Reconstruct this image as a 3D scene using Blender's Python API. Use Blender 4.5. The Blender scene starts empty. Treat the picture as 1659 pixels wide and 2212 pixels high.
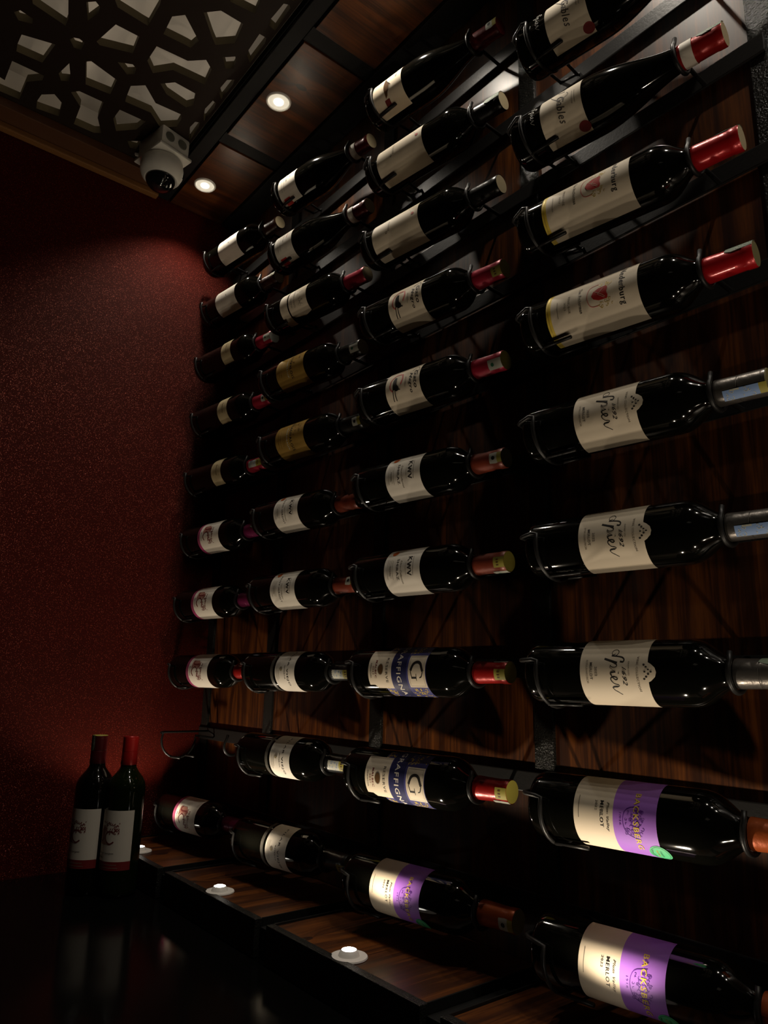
import bpy, bmesh, math, random
from mathutils import Vector, Matrix
random.seed(7)
C = bpy.context.scene.collection
sc = bpy.context.scene
PI = math.pi
ZC = 1.45            # eye height of the camera; heights below are given relative to it

# ------------------------------------------------------------ camera
yaw, pitch, roll, F = math.radians(141.13), math.radians(13.24), math.radians(1.32), 1569.0
fw = Vector((math.cos(yaw)*math.cos(pitch), math.sin(yaw)*math.cos(pitch), math.sin(pitch)))
r0 = Vector((math.sin(yaw), -math.cos(yaw), 0)); u0 = r0.cross(fw)
rt = math.cos(roll)*r0 + math.sin(roll)*u0; up = -math.sin(roll)*r0 + math.cos(roll)*u0
cam_d = bpy.data.cameras.new('camera'); cam = bpy.data.objects.new('camera', cam_d); C.objects.link(cam)
M = Matrix((rt, up, -fw)).transposed().to_4x4(); M.translation = Vector((0, 0, ZC)); cam.matrix_world = M
cam_d.sensor_fit = 'VERTICAL'; cam_d.sensor_height = 36.0; cam_d.lens = 36.0*F/2212.0
cam_d.clip_start = 0.02; cam_d.clip_end = 50
sc.camera = cam

# ------------------------------------------------------------ world and exposure
w = bpy.data.worlds.new('world'); sc.world = w; w.use_nodes = True
w.node_tree.nodes['Background'].inputs[0].default_value = (0.02, 0.018, 0.016, 1)
w.node_tree.nodes['Background'].inputs[1].default_value = 0.02
sc.view_settings.view_transform = 'Standard'; sc.view_settings.look = 'None'
sc.view_settings.gamma = 1; sc.view_settings.use_curve_mapping = False
sc.view_settings.exposure = -0.12
DOWN_W, UP_W = 6.4, 3.1         # watts of one ceiling spot, one shelf spot
DOWN_COL, UP_COL = (1.0, 0.90, 0.76), (1.0, 0.84, 0.64)

def light(kind, name, loc, energy, col, rot=(0, 0, 0), **kw):
    d = bpy.data.lights.new(name, kind); d.energy = energy; d.color = col
    for k, v in kw.items(): setattr(d, k, v)
    o = bpy.data.objects.new(name, d); o.location = loc; o.rotation_euler = rot; C.objects.link(o); return o

# soft overhead fill added behind the camera; no lamp is seen there
light('AREA', 'room_fill_light', (0.9, -0.9, ZC+1.15), 0.15, (1.0, 0.86, 0.68), size=0.5)

# ------------------------------------------------------------ helpers
def nt(m): m.use_nodes = True; return m.node_tree, m.node_tree.nodes['Principled BSDF']
def mat(name, col, rough=0.6, metal=0.0, coat=0.0, emit=None, es=0.0, spec=0.5, bump=None):
    m = bpy.data.materials.new(name); t, b = nt(m)
    b.inputs['Base Color'].default_value = (*col, 1); b.inputs['Roughness'].default_value = rough
    b.inputs['Metallic'].default_value = metal; b.inputs['Coat Weight'].default_value = coat
    b.inputs['Coat Roughness'].default_value = 0.08; b.inputs['Specular IOR Level'].default_value = spec
    if emit: b.inputs['Emission Color'].default_value = (*emit, 1); b.inputs['Emission Strength'].default_value = es
    n = t.nodes.new('ShaderNodeTexNoise'); tc = t.nodes.new('ShaderNodeTexCoord')
    t.links.new(tc.outputs['Object'], n.inputs['Vector'])
    sc_, st, di = bump or (180, 0.04, 0.0008)
    n.inputs['Scale'].default_value = sc_; n.inputs['Detail'].default_value = 3
    bp = t.nodes.new('ShaderNodeBump'); bp.inputs['Strength'].default_value = st; bp.inputs['Distance'].default_value = di
    t.links.new(n.outputs['Fac'], bp.inputs['Height']); t.links.new(bp.outputs['Normal'], b.inputs['Normal'])
    return m
def math_node(t, op, a, b=None, c=None):
    n = t.nodes.new('ShaderNodeMath'); n.operation = op
    for i, v in enumerate((a, b, c)):
        if v is None: continue
        if isinstance(v, (int, float)): n.inputs[i].default_value = v
        else: t.links.new(v, n.inputs[i])
    return n.outputs[0]
def ramp(t, fac, stops):
    r = t.nodes.new('ShaderNodeValToRGB'); t.links.new(fac, r.inputs[0]); e = r.color_ramp.elements
    while len(e) < len(stops): e.new(0.5)
    for i, (p, c) in enumerate(stops): e[i].position = p; e[i].color = (*c, 1) if len(c) == 3 else c
    return r.outputs[0]
def wood(name, along, knots=(), dark=1.0):
    m = bpy.data.materials.new(name); t, b = nt(m)
    g = t.nodes.new('ShaderNodeNewGeometry'); sp = t.nodes.new('ShaderNodeSeparateXYZ'); t.links.new(g.outputs['Position'], sp.inputs[0])
    X, L = sp.outputs['X'], sp.outputs['Z' if along == 'z' else 'Y']
    shift = 0.0; ring = None
    for kx, kl in knots:
        dx = math_node(t, 'SUBTRACT', X, kx); dl = math_node(t, 'MULTIPLY', math_node(t, 'SUBTRACT', L, kl), 0.55)
        d = math_node(t, 'SQRT', math_node(t, 'ADD', math_node(t, 'MULTIPLY', dx, dx), math_node(t, 'MULTIPLY', dl, dl)))
        e = math_node(t, 'EXPONENT', math_node(t, 'MULTIPLY', d, -55.0))
        s_ = math_node(t, 'MULTIPLY', math_node(t, 'MULTIPLY', math_node(t, 'SIGN', dx), e), 0.035)
        X2 = math_node(t, 'ADD', X, s_); X = X2
        k = math_node(t, 'LESS_THAN', d, 0.0075)
        ring = k if ring is None else math_node(t, 'MAXIMUM', ring, k)
    cb = t.nodes.new('ShaderNodeCombineXYZ')
    t.links.new(math_node(t, 'MULTIPLY', X, 46.0), cb.inputs[0]); t.links.new(math_node(t, 'MULTIPLY', L, 2.2), cb.inputs[1])
    n = t.nodes.new('ShaderNodeTexNoise'); n.inputs['Scale'].default_value = 1.0; n.inputs['Detail'].default_value = 6; n.inputs['Roughness'].default_value = 0.62
    t.links.new(cb.outputs[0], n.inputs['Vector'])
    cb2 = t.nodes.new('ShaderNodeCombineXYZ')
    t.links.new(math_node(t, 'MULTIPLY', X, 300.0), cb2.inputs[0]); t.links.new(math_node(t, 'MULTIPLY', L, 9.0), cb2.inputs[1])
    n2 = t.nodes.new('ShaderNodeTexNoise'); n2.inputs['Scale'].default_value = 1.0; n2.inputs['Detail'].default_value = 2
    t.links.new(cb2.outputs[0], n2.inputs['Vector'])
    f = math_node(t, 'ADD', math_node(t, 'MULTIPLY', n.outputs['Fac'], 0.75), math_node(t, 'MULTIPLY', n2.outputs['Fac'], 0.25))
    if ring is not None: f = math_node(t, 'SUBTRACT', f, math_node(t, 'MULTIPLY', ring, 0.22))
    c = ramp(t, f, [(0.30, (0.012*dark, 0.0028*dark, 0.0007*dark)), (0.47, (0.040*dark, 0.0100*dark, 0.0014*dark)), (0.62, (0.140*dark, 0.0400*dark, 0.0048*dark)), (0.75, (0.050*dark, 0.0135*dark, 0.0024*dark))])
    t.links.new(c, b.inputs['Base Color'])
    b.inputs['Roughness'].default_value = 0.5; b.inputs['Coat Weight'].default_value = 0.9; b.inputs['Coat Roughness'].default_value = 0.36; b.inputs['Specular IOR Level'].default_value = 0.15
    bp = t.nodes.new('ShaderNodeBump'); bp.inputs['Strength'].default_value = 0.25; bp.inputs['Distance'].default_value = 0.0006
    t.links.new(f, bp.inputs['Height']); t.links.new(bp.outputs['Normal'], b.inputs['Normal'])
    return m

def link(name, me, parent=None, loc=None):
    o = bpy.data.objects.new(name, me); C.objects.link(o)
    if parent: o.parent = parent
    if loc is not None: o.location = loc
    return o
def obj(name, bm, m, parent=None, loc=None, smooth=False):
    me = bpy.data.meshes.new(name)
    bmesh.ops.recalc_face_normals(bm, faces=bm.faces[:])
    bm.to_mesh(me); bm.free()
    for x in (m if isinstance(m, (list, tuple)) else [m]): me.materials.append(x)
    if smooth:
        for p in me.polygons: p.use_smooth = True
        try: me.set_sharp_from_angle(angle=math.radians(38))
        except Exception: pass
    return link(name, me, parent, loc)
def tag(o, label=None, cat=None, group=None, kind=None):
    if label: o['label'] = label
    if cat: o['category'] = cat
    if group: o['group'] = group
    if kind: o['kind'] = kind
    return o
def empty(name, loc, label, cat, group=None, kind=None):
    o = bpy.data.objects.new(name, None); o.empty_display_size = 0.02; o.location = loc; C.objects.link(o); return tag(o, label, cat, group, kind)
def box(bm, a, b, bev=0.0):
    r = bmesh.ops.create_cube(bm, size=1.0); vs = r['verts']
    for v in vs: v.co = Vector([a[i] + (v.co[i]+0.5)*(b[i]-a[i]) for i in range(3)])
    if bev:
        es = list({e for v in vs for e in v.link_edges}); bmesh.ops.bevel(bm, geom=es, offset=bev, segments=2, affect='EDGES', profile=0.6)
    return bm
def nbox(a, b, bev=0.0): return box(bmesh.new(), a, b, bev)
def tube(bm, pts, r, seg=8, cap=True):
    pts = [Vector(p) for p in pts]; rings = []; n = len(pts); ref = None
    for i, p in enumerate(pts):
        d = (pts[min(i+1, n-1)] - pts[max(i-1, 0)]).normalized()
        if ref is None: ref = Vector((0, 0, 1)) if abs(d.z) < 0.9 else Vector((1, 0, 0))
        a = d.cross(ref).normalized(); b_ = a.cross(d).normalized(); ref = b_
        rr = r[i] if isinstance(r, (list, tuple)) else r
        rings.append([bm.verts.new(p + rr*(math.cos(2*PI*k/seg)*a + math.sin(2*PI*k/seg)*b_)) for k in range(seg)])
    for A, B in zip(rings, rings[1:]):
        for k in range(seg): bm.faces.new((A[k], A[(k+1) % seg], B[(k+1) % seg], B[k]))
    if cap: bm.faces.new(rings[0][::-1]); bm.faces.new(rings[-1])
    return bm
def lathe(bm, prof, seg=48, z0=0.0):
    rings = []
    for r, z in prof:
        if r < 1e-6: rings.append([bm.verts.new((0, 0, z+z0))])
        else: rings.append([bm.verts.new((r*math.cos(2*PI*k/seg), r*math.sin(2*PI*k/seg), z+z0)) for k in range(seg)])
    for A, B in zip(rings, rings[1:]):
        for k in range(seg):
            k2 = (k+1) % seg
            if len(A) == 1 and len(B) == 1: continue
            if len(A) == 1: bm.faces.new((A[0], B[k2], B[k]))
            elif len(B) == 1: bm.faces.new((A[k], A[k2], B[0]))
            else: bm.faces.new((A[k], A[k2], B[k2], B[k]))
    return bm

# ------------------------------------------------------------ materials
GLASS = mat('dark_bottle_glass', (0.0025, 0.0025, 0.0018), 0.07, spec=0.42, bump=(30, 0.01, 0.0005)); 
GREENGLASS = mat('green_bottle_glass', (0.006, 0.010, 0.002), 0.06, bump=(30, 0.01, 0.0005))
IRON = mat('black_iron', (0.012, 0.0115, 0.011), 0.40, spec=0.35, bump=(300, 0.25, 0.0006))
CRACKLE = mat('textured_black_metal', (0.018, 0.018, 0.016), 0.26, metal=0.3, bump=(420, 0.9, 0.0022))
BLACK = mat('black_lacquer', (0.006, 0.006, 0.006), 0.6, spec=0.25)
GLOSSBLACK = mat('polished_black_counter', (0.0025, 0.0025, 0.0025), 0.14, spec=0.12, bump=(2, 0.01, 0.0004))
WHITE = mat('white_plastic', (0.86, 0.83, 0.78), 0.42)
CAMWHITE = mat('camera_housing', (0.62, 0.60, 0.54), 0.40)
DARKDOME = mat('smoked_dome', (0.006, 0.006, 0.007), 0.04, coat=1.0)
BULB = mat('lamp_disc', (1, 1, 1), 0.5, emit=(1.0, 0.96, 0.84), es=6.0)
FROST = mat('frosted_ring_glass', (0.7, 0.66, 0.58), 0.5, emit=(1.0, 0.90, 0.70), es=0.6)
BULBUP = mat('shelf_lamp_disc', (1, 1, 1), 0.5, emit=(1.0, 0.95, 0.84), es=14.0)
LATT = mat('brown_lattice', (0.016, 0.009, 0.005), 0.55, spec=0.25); LATT_LIT = mat('lit_lattice_edge', (0.11, 0.085, 0.040), 0.7)  # hole sides paler than the underside: ceiling light put into their colour
DIFF = mat('pale_ceiling', (0.62, 0.56, 0.48), 0.8)
DARKWALL = mat('dark_paint', (0.018, 0.012, 0.010), 0.8)
WOODZ = wood('varnished_pine_back', 'z', [(-1.625, ZC+0.02), (-1.60, ZC+0.035), (-0.80, ZC-0.205), (-0.775, ZC-0.21)])
WOODY = wood('varnished_pine_shelf', 'y', [(-1.60, 0.70), (-1.36, 0.655), (-0.98, 0.66)], 1.3)
WOODC = wood('varnished_pine_ceiling', 'y', [(-1.20, 0.70)], 0.9)
def red_wall():
    m = bpy.data.materials.new('red_glitter_plaster'); t, b = nt(m)
    g = t.nodes.new('ShaderNodeNewGeometry')
    n = t.nodes.new('ShaderNodeTexNoise'); n.inputs['Scale'].default_value = 520; n.inputs['Detail'].default_value = 4; n.inputs['Roughness'].default_value = 0.7
    t.links.new(g.outputs['Position'], n.inputs['Vector'])
    c = ramp(t, n.outputs['Fac'], [(0.35, (0.026, 0.0010, 0.0005)), (0.60, (0.072, 0.0026, 0.0012)), (0.78, (0.17, 0.009, 0.005))])
    v = t.nodes.new('ShaderNodeTexVoronoi'); v.inputs['Scale'].default_value = 620; t.links.new(g.outputs['Position'], v.inputs['Vector'])
    sel = t.nodes.new('ShaderNodeSeparateColor'); t.links.new(v.outputs['Color'], sel.inputs[0])
    fl = math_node(t, 'MULTIPLY', math_node(t, 'LESS_THAN', v.outputs['Distance'], 0.34), math_node(t, 'GREATER_THAN', sel.outputs[2], 0.76))
    mx = t.nodes.new('ShaderNodeMix'); mx.data_type = 'RGBA'; t.links.new(fl, mx.inputs[0]); t.links.new(c, mx.inputs[6]); mx.inputs[7].default_value = (0.72, 0.20, 0.145, 1)
    t.links.new(mx.outputs[2], b.inputs['Base Color']); t.links.new(math_node(t, 'MULTIPLY', fl, 1.0), b.inputs['Metallic'])
    t.links.new(math_node(t, 'SUBTRACT', 0.60, math_node(t, 'MULTIPLY', fl, 0.32)), b.inputs['Roughness'])
    b.inputs['Specular IOR Level'].default_value = 0.22; b.inputs['Specular Tint'].default_value = (1.0, 0.42, 0.30, 1)
    bp = t.nodes.new('ShaderNodeBump'); bp.inputs['Strength'].default_value = 0.9; bp.inputs['Distance'].default_value = 0.003
    t.links.new(n.outputs['Fac'], bp.inputs['Height'])
    r1 = t.nodes.new('ShaderNodeVectorMath'); r1.operation = 'SUBTRACT'; t.links.new(v.outputs['Color'], r1.inputs[0]); r1.inputs[1].default_value = (0.5, 0.5, 0.5)
    r2 = t.nodes.new('ShaderNodeVectorMath'); r2.operation = 'SCALE'; t.links.new(r1.outputs[0], r2.inputs[0]); t.links.new(math_node(t, 'MULTIPLY', fl, 1.0), r2.inputs['Scale'])
    r3 = t.nodes.new('ShaderNodeVectorMath'); r3.operation = 'ADD'; t.links.new(bp.outputs['Normal'], r3.inputs[0]); t.links.new(r2.outputs[0], r3.inputs[1])
    r4 = t.nodes.new('ShaderNodeVectorMath'); r4.operation = 'NORMALIZE'; t.links.new(r3.outputs[0], r4.inputs[0]); t.links.new(r4.outputs[0], b.inputs['Normal'])
    return m
RED = red_wall()
TRIMW = mat('ochre_cornice', (0.20, 0.085, 0.020), 0.55)

# ------------------------------------------------------------ room shell
XR, YB = -1.785, 0.862                      # red end wall, wine wall (wood face)
XE, YF = 2.6, -2.6
ZL, ZS = ZC-0.365, ZC+1.30                  # shelf top, soffit underside
ZK = ZC-0.42                                # polished counter top
def struct(name, bm, m, label=None): 
    o = obj(name, bm, m); o['kind'] = 'structure'
    if label: o['label'] = label
    return o
struct('floor', nbox((XR-0.1, YF, -0.05), (XE, YB+0.1, 0)), DARKWALL)
struct('trim_3', nbox((XR-0.1, YF, ZC+1.335), (XR, YB+0.1, ZC+1.6)), DIFF, 'pale upstand above the openwork ceiling screen')
struct('wall_left', nbox((XR-0.1, YF, 0), (XR, YB+0.1, ZC+1.335)), RED, 'dark red plaster end wall with glitter flecks')
struct('wall_right', nbox((XE, YF, 0), (XE+0.1, YB+0.1, ZC+1.6)), DARKWALL)
struct('wall_front', nbox((XR-0.1, YF-0.1, 0), (XE+0.1, YF, ZC+1.6)), DARKWALL)
back = struct('wall_back', nbox((XR, YB+0.012, 0), (XE, YB+0.1, ZC+1.6)), BLACK, 'wine display wall faced with varnished pine boards')
struct('ceiling', nbox((XR-0.1, YF, ZC+1.47), (XE+0.1, YB+0.1, ZC+1.55)), DIFF, 'pale ceiling above the openwork screen')

POSTS = [-1.80+0.031, -1.460, -1.075, -0.690, -0.305, 0.080, 0.465, 0.850]   # centres of the posts / joints
PW = 0.017
bays = [(POSTS[i]+PW, POSTS[i+1]-PW) for i in range(len(POSTS)-1)]
for i, (a, b) in enumerate(bays):           # one pine board per bay on the wall, grain upright
    obj('wood_panel', nbox((a-0.012, YB, ZL-0.03), (b+0.012, YB+0.012, ZS+0.02)), WOODZ, back)
for i, x in enumerate(POSTS[:5]):
    where = ['in the corner beside the red wall', 'behind the bottle bases of the second column from the left', 'behind the bottle bases of the third column from the left', 'behind the bottle bases of the big right-hand column', 'at the right edge of the photo'][i]
    o = obj('metal_post', nbox((x-PW, YB-0.006, ZL), (x+PW, YB+0.002, ZS), 0.0015), CRACKLE)
    tag(o, 'upright black textured metal post ' + where, 'post', 'uprights of the bottle wall')
for k, x in enumerate(POSTS[5:]):
    tag(obj('metal_post', nbox((x-PW, YB-0.006, ZL), (x+PW, YB+0.002, ZS), 0.0015), CRACKLE), 'upright black metal post beyond the right edge of the photo, %s from it' % ['first', 'second', 'third'][k], 'post', 'uprights outside the frame')

# shelf along the wall
sh = empty('display_shelf', (POSTS[0], 0.75, ZL), 'low shelf of varnished wood panels and black bars under the bottles', 'shelf')
def rel(o, root): o.parent = root; o.matrix_parent_inverse = Matrix.Translation(-root.location); return o
X0, X1 = XR+0.001, 0.9
rel(obj('shelf_body', nbox((X0, 0.652, ZK), (X1, YB, ZL-0.0125)), BLACK), sh)
for i, (a, b) in enumerate(bays):
    aa = X0 if i == 0 else a
    rel(obj('wood_panel', nbox((aa+0.003, 0.655, ZL-0.012), (b-0.003, YB-0.001, ZL-0.002), 0.001), WOODY), sh)
    rel(obj('front_rim', nbox((aa, 0.640, ZK+0.001), (b, 0.654, ZL+0.001), 0.0012), CRACKLE), sh)
    for xx in ((aa, aa+0.0028), (b-0.0028, b)):
        rel(obj('side_rim', nbox((xx[0], 0.654, ZL-0.012), (xx[1], YB-0.002, ZL+0.0012), 0.0006), IRON), sh)
for x in POSTS[1:]:
    rel(obj('divider_bar', nbox((x-PW+0.001, 0.650, ZK+0.001), (x+PW-0.001, YB-0.02, ZL-0.011), 0.001), BLACK), sh)

# soffit over the wall
so = empty('ceiling_soffit', (POSTS[0], 0.75, ZS), 'dark soffit of wood panels and black joints holding the ceiling spots', 'soffit')
rel(obj('soffit_body', nbox((X0, 0.60, ZS+0.014), (X1, YB, ZS+0.034)), BLACK), so)
for i, (a, b) in enumerate(bays):
    aa = X0+0.002 if i == 0 else a+0.004
    rel(obj('wood_panel', nbox((aa, 0.640, ZS), (b-0.004, 0.795, ZS+0.012), 0.001), WOODC), so)
for x in POSTS[1:]:
    rel(obj('joint_bar', nbox((x-PW-0.003, 0.636, ZS+0.004), (x+PW+0.003, 0.80, ZS+0.014), 0.001), BLACK), so)
rel(obj('rear_bar', nbox((X0, 0.80, ZS-0.004), (X1, YB-0.001, ZS+0.014), 0.001), BLACK), so)
rel(obj('front_bar', nbox((X0, 0.602, ZS+0.002), (X1, 0.634, ZS+0.014), 0.001), BLACK), so)

# counter with the two standing bottles
ct = empty('bar_counter', (-0.9, 0.0, 0), 'polished black counter below the shelf mirroring the two standing bottles', 'counter')
rel(obj('counter_top', nbox((X0, -0.15, ZK-0.04), (X1, YB-0.002, ZK), 0.002), GLOSSBLACK), ct)
rel(obj('counter_body', nbox((X0, -0.10, 0.001), (X1, YB-0.004, ZK-0.04)), BLACK), ct)

# cornice on the red wall
co = empty('cornice', (XR+0.03, 0, ZS), 'ochre wooden cornice where the red wall meets the openwork ceiling', 'cornice')
rel(obj('cornice_board', nbox((XR+0.001, YF+0.01, ZS+0.006), (XR+0.075, 0.600, ZS+0.030), 0.002), mat('brown_cornice_board', (0.085, 0.030, 0.007), 0.6)), co)
rel(obj('cornice_lip', nbox((XR+0.001, YF+0.01, ZS-0.010), (XR+0.022, 0.600, ZS+0.006), 0.003), TRIMW), co)

# openwork ceiling screen
HOLES = [[(-1.371, 0.17), (-1.322, 0.228), (-1.391, 0.248), (-1.413, 0.249), (-1.403, 0.182)], [(-1.328, 0.265), (-1.314, 0.279), (-1.321, 0.29), (-1.337, 0.292), (-1.37, 0.281)], [(-1.267, 0.293), (-1.198, 0.374), (-1.238, 0.382), (-1.3, 0.382), (-1.3, 0.369), (-1.298, 0.318)], [(-1.298, 0.415), (-1.246, 0.412), (-1.225, 0.431), (-1.265, 0.48), (-1.293, 0.474), (-1.293, 0.464)], [(-1.195, 0.458), (-1.168, 0.483), (-1.166, 0.533), (-1.22, 0.542), (-1.251, 0.512), (-1.237, 0.497)], [(-1.449, 0.157), (-1.436, 0.166), (-1.44, 0.191), (-1.454, 0.194), (-1.464, 0.169)], [(-1.497, 0.183), (-1.476, 0.246), (-1.546, 0.237), (-1.551, 0.185), (-1.529, 0.182)], [(-1.442, 0.266), (-1.432, 0.271), (-1.427, 0.281), (-1.43, 0.293), (-1.454, 0.293), (-1.458, 0.279)], [(-1.41, 0.312), (-1.341, 0.329), (-1.338, 0.378), (-1.389, 0.383), (-1.415, 0.32)], [(-1.337, 0.416), (-1.329, 0.484), (-1.3, 0.514), (-1.316, 0.535), (-1.366, 0.542), (-1.374, 0.469), (-1.412, 0.438), (-1.387, 0.415)], [(-1.27, 0.539), (-1.25, 0.559), (-1.263, 0.568), (-1.281, 0.571), (-1.294, 0.558)], [(-1.232, 0.578), (-1.215, 0.573), (-1.165, 0.571), (-1.164, 0.587), (-1.179, 0.593), (-1.244, 0.594)], [(-1.134, 0.576), (-1.119, 0.571), (-1.071, 0.573), (-1.057, 0.583), (-1.071, 0.589), (-1.137, 0.594)], [(-1.585, 0.184), (-1.582, 0.25), (-1.598, 0.251), (-1.627, 0.224), (-1.695, 0.224), (-1.699, 0.16), (-1.647, 0.15), (-1.655, 0.184)], [(-1.553, 0.274), (-1.508, 0.284), (-1.541, 0.296), (-1.561, 0.299), (-1.571, 0.284)], [(-1.479, 0.311), (-1.47, 0.32), (-1.485, 0.382), (-1.537, 0.385), (-1.545, 0.331)], [(-1.434, 0.366), (-1.418, 0.394), (-1.424, 0.404), (-1.442, 0.407), (-1.454, 0.394)], [(-1.522, 0.417), (-1.481, 0.413), (-1.457, 0.438), (-1.493, 0.477), (-1.487, 0.539), (-1.5, 0.545), (-1.532, 0.547), (-1.562, 0.517), (-1.53, 0.48), (-1.536, 0.42)], [(-1.43, 0.463), (-1.404, 0.487), (-1.404, 0.538), (-1.441, 0.549), (-1.458, 0.538), (-1.45, 0.486)], [(-1.673, 0.258), (-1.644, 0.261), (-1.623, 0.284), (-1.64, 0.306), (-1.689, 0.312), (-1.698, 0.263)], [(-1.591, 0.312), (-1.575, 0.326), (-1.572, 0.381), (-1.632, 0.387), (-1.677, 0.411), (-1.689, 0.396), (-1.691, 0.348), (-1.623, 0.343)], [(-1.609, 0.417), (-1.57, 0.419), (-1.566, 0.482), (-1.607, 0.474), (-1.646, 0.437)], [(-1.368, 0.58), (-1.349, 0.574), (-1.32, 0.575), (-1.308, 0.588), (-1.326, 0.594), (-1.371, 0.601), (-1.38, 0.591)], [(-1.453, 0.581), (-1.432, 0.575), (-1.397, 0.578), (-1.399, 0.587), (-1.419, 0.594), (-1.464, 0.599), (-1.47, 0.59)], [(-1.534, 0.58), (-1.511, 0.573), (-1.487, 0.575), (-1.482, 0.585), (-1.504, 0.591), (-1.557, 0.599)], [(-1.662, 0.471), (-1.639, 0.498), (-1.677, 0.5), (-1.681, 0.485)], [(-1.119, 0.479), (-1.08, 0.526), (-1.102, 0.535), (-1.129, 0.54), (-1.137, 0.488)]]
ZP = ZC+1.33
def lattice():
    xm, ym = -1.06, 0.118
    polys = []
    for h in HOLES:
        h = [(x, min(y, 0.592)) for x, y in h]
        cx = sum(p[0] for p in h)/len(h); cy = sum(p[1] for p in h)/len(h)
        if min(p[1] for p in h) < ym+0.004 : h = [(x, max(y, ym+0.006)) for x, y in h]
        if max(p[0] for p in h) > xm-0.006: h = [(min(x, xm-0.006), y) for x, y in h]
        for sx in (0, 1):
            for sy in (0, 1):
                q = [((2*xm-x) if sx else x, (2*ym-y) if sy else y) for x, y in h]
                if sx != sy: q = q[::-1]
                if min(x for x, y in q) > XR+0.05: polys.append(q)
    cu = bpy.data.curves.new('lattice', 'CURVE'); cu.dimensions = '2D'; cu.fill_mode = 'BOTH'; cu.extrude = 0.010
    def sp(pts):
        s = cu.splines.new('POLY'); s.points.add(len(pts)-1); s.use_cyclic_u = True
        for i, (x, y) in enumerate(pts): s.points[i].co = (x, y, 0, 1)
    sp([(XR+0.002, -0.34), (-0.36, -0.34), (-0.36, 0.598), (XR+0.002, 0.598)])
    for q in polys: sp(q)
    tmp = bpy.data.objects.new('tmp', cu); C.objects.link(tmp)
    dg = bpy.context.evaluated_depsgraph_get(); dg.update()
    me = bpy.data.meshes.new_from_object(tmp.evaluated_get(dg)); bpy.data.objects.remove(tmp)
    me.materials.clear(); me.materials.append(LATT); me.materials.append(LATT_LIT)
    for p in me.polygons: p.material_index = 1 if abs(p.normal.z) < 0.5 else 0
    return me
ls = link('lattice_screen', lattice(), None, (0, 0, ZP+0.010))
tag(ls, 'dark brown openwork ceiling screen of star-pattern cut-outs over a pale ceiling', 'ceiling screen')
rest = struct('trim_1', nbox((-0.355, YF+0.01, ZP), (XE-0.01, 0.598, ZP+0.018)), LATT)
struct('trim_2', nbox((XR+0.002, YF+0.01, ZP), (-0.362, -0.345, ZP+0.018)), LATT)
for y in (-0.1, 0.12, 0.34, 0.56):           # unseen fill lights added above the screen to brighten the pale ceiling
    light('AREA', 'ceiling_wash_fill', (-1.05, y, ZP+0.030), 0.20, (1.0, 0.88, 0.72), rot=(PI, 0, 0), shape='RECTANGLE', size=1.3, size_y=0.012)

# ------------------------------------------------------------ spots in soffit and shelf
LX = [-1.650, -1.268, -0.883, -0.498, -0.113, 0.272, 0.657]
for i, x in enumerate(LX):
    vis = ['in the corner panel beside the security camera', 'in the second panel from the red wall', 'cut off by the top edge of the photo'] 
    seen = i < 3
    lab = 'small round recessed ceiling spot glowing ' + vis[i] if seen else 'round ceiling spot above the top edge of the photo, %s of four outside' % ['first', 'second', 'third', 'last'][i-3]
    e = empty('ceiling_spot', (x, 0.682, ZS), lab, 'spotlight', 'ceiling spots' if seen else 'ceiling spots outside the frame')
    b = bmesh.new(); lathe(b, [(0.0243, -0.0005), (0.0250, -0.0035), (0.0275, -0.0035), (0.029, -0.001), (0.029, 0.0), (0.0243, 0.0), (0.0243, -0.0005)], 32); obj('bezel', b, WHITE, e, smooth=True)
    b = bmesh.new(); lathe(b, [(0.0, -0.0050), (0.008, -0.0045), (0.0110, -0.0032), (0.0112, -0.001)], 24); obj('lens', b, BULB, e, smooth=True)
    b = bmesh.new(); lathe(b, [(0.0, -0.0025), (0.0225, -0.0012), (0.0245, -0.0004), (0.0245, 0.0)], 32); obj('frosted_ring', b, FROST, e, smooth=True)
    light('SPOT', 'ceiling_spot_light', (x, 0.682, ZS-0.010), DOWN_W, DOWN_COL, spot_size=math.radians(112), spot_blend=0.7, shadow_soft_size=0.008)
    vis = ['beside the two standing bottles', 'in the second panel, mid-left', 'in the nearest fully visible panel']
    lab = 'white round shelf spot with a raised glowing dome ' + vis[i] if seen else 'round shelf spot below the bottom edge of the photo, %s of four outside' % ['first', 'second', 'third', 'last'][i-3]
    ys = 0.668
    e = empty('shelf_spot', (x if i else -1.645, ys, ZL-0.002), lab, 'spotlight', 'shelf spots' if seen else 'shelf spots outside the frame')
    b = bmesh.new(); lathe(b, [(0.0, 0.0), (0.0255, 0.0), (0.0262, 0.001), (0.0255, 0.0028), (0.0165, 0.0038), (0.0150, 0.0030), (0.0148, 0.0015)], 32); obj('flange', b, WHITE, e, smooth=True)
    b = bmesh.new(); lathe(b, [(0.0150, 0.0025), (0.0142, 0.0050), (0.0122, 0.0085), (0.0102, 0.0105)], 32); obj('reflector_cone', b, WHITE, e, smooth=True)
    b = bmesh.new(); lathe(b, [(0.0102, 0.0105), (0.006, 0.0120), (0.0, 0.0125)], 32); obj('lens', b, BULBUP, e, smooth=True)
    light('SPOT', 'shelf_spot_light', (x if i else -1.645, ys, ZL+0.018), UP_W, UP_COL, rot=(PI, 0, 0), spot_size=math.radians(122), spot_blend=0.5, shadow_soft_size=0.008)

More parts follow.
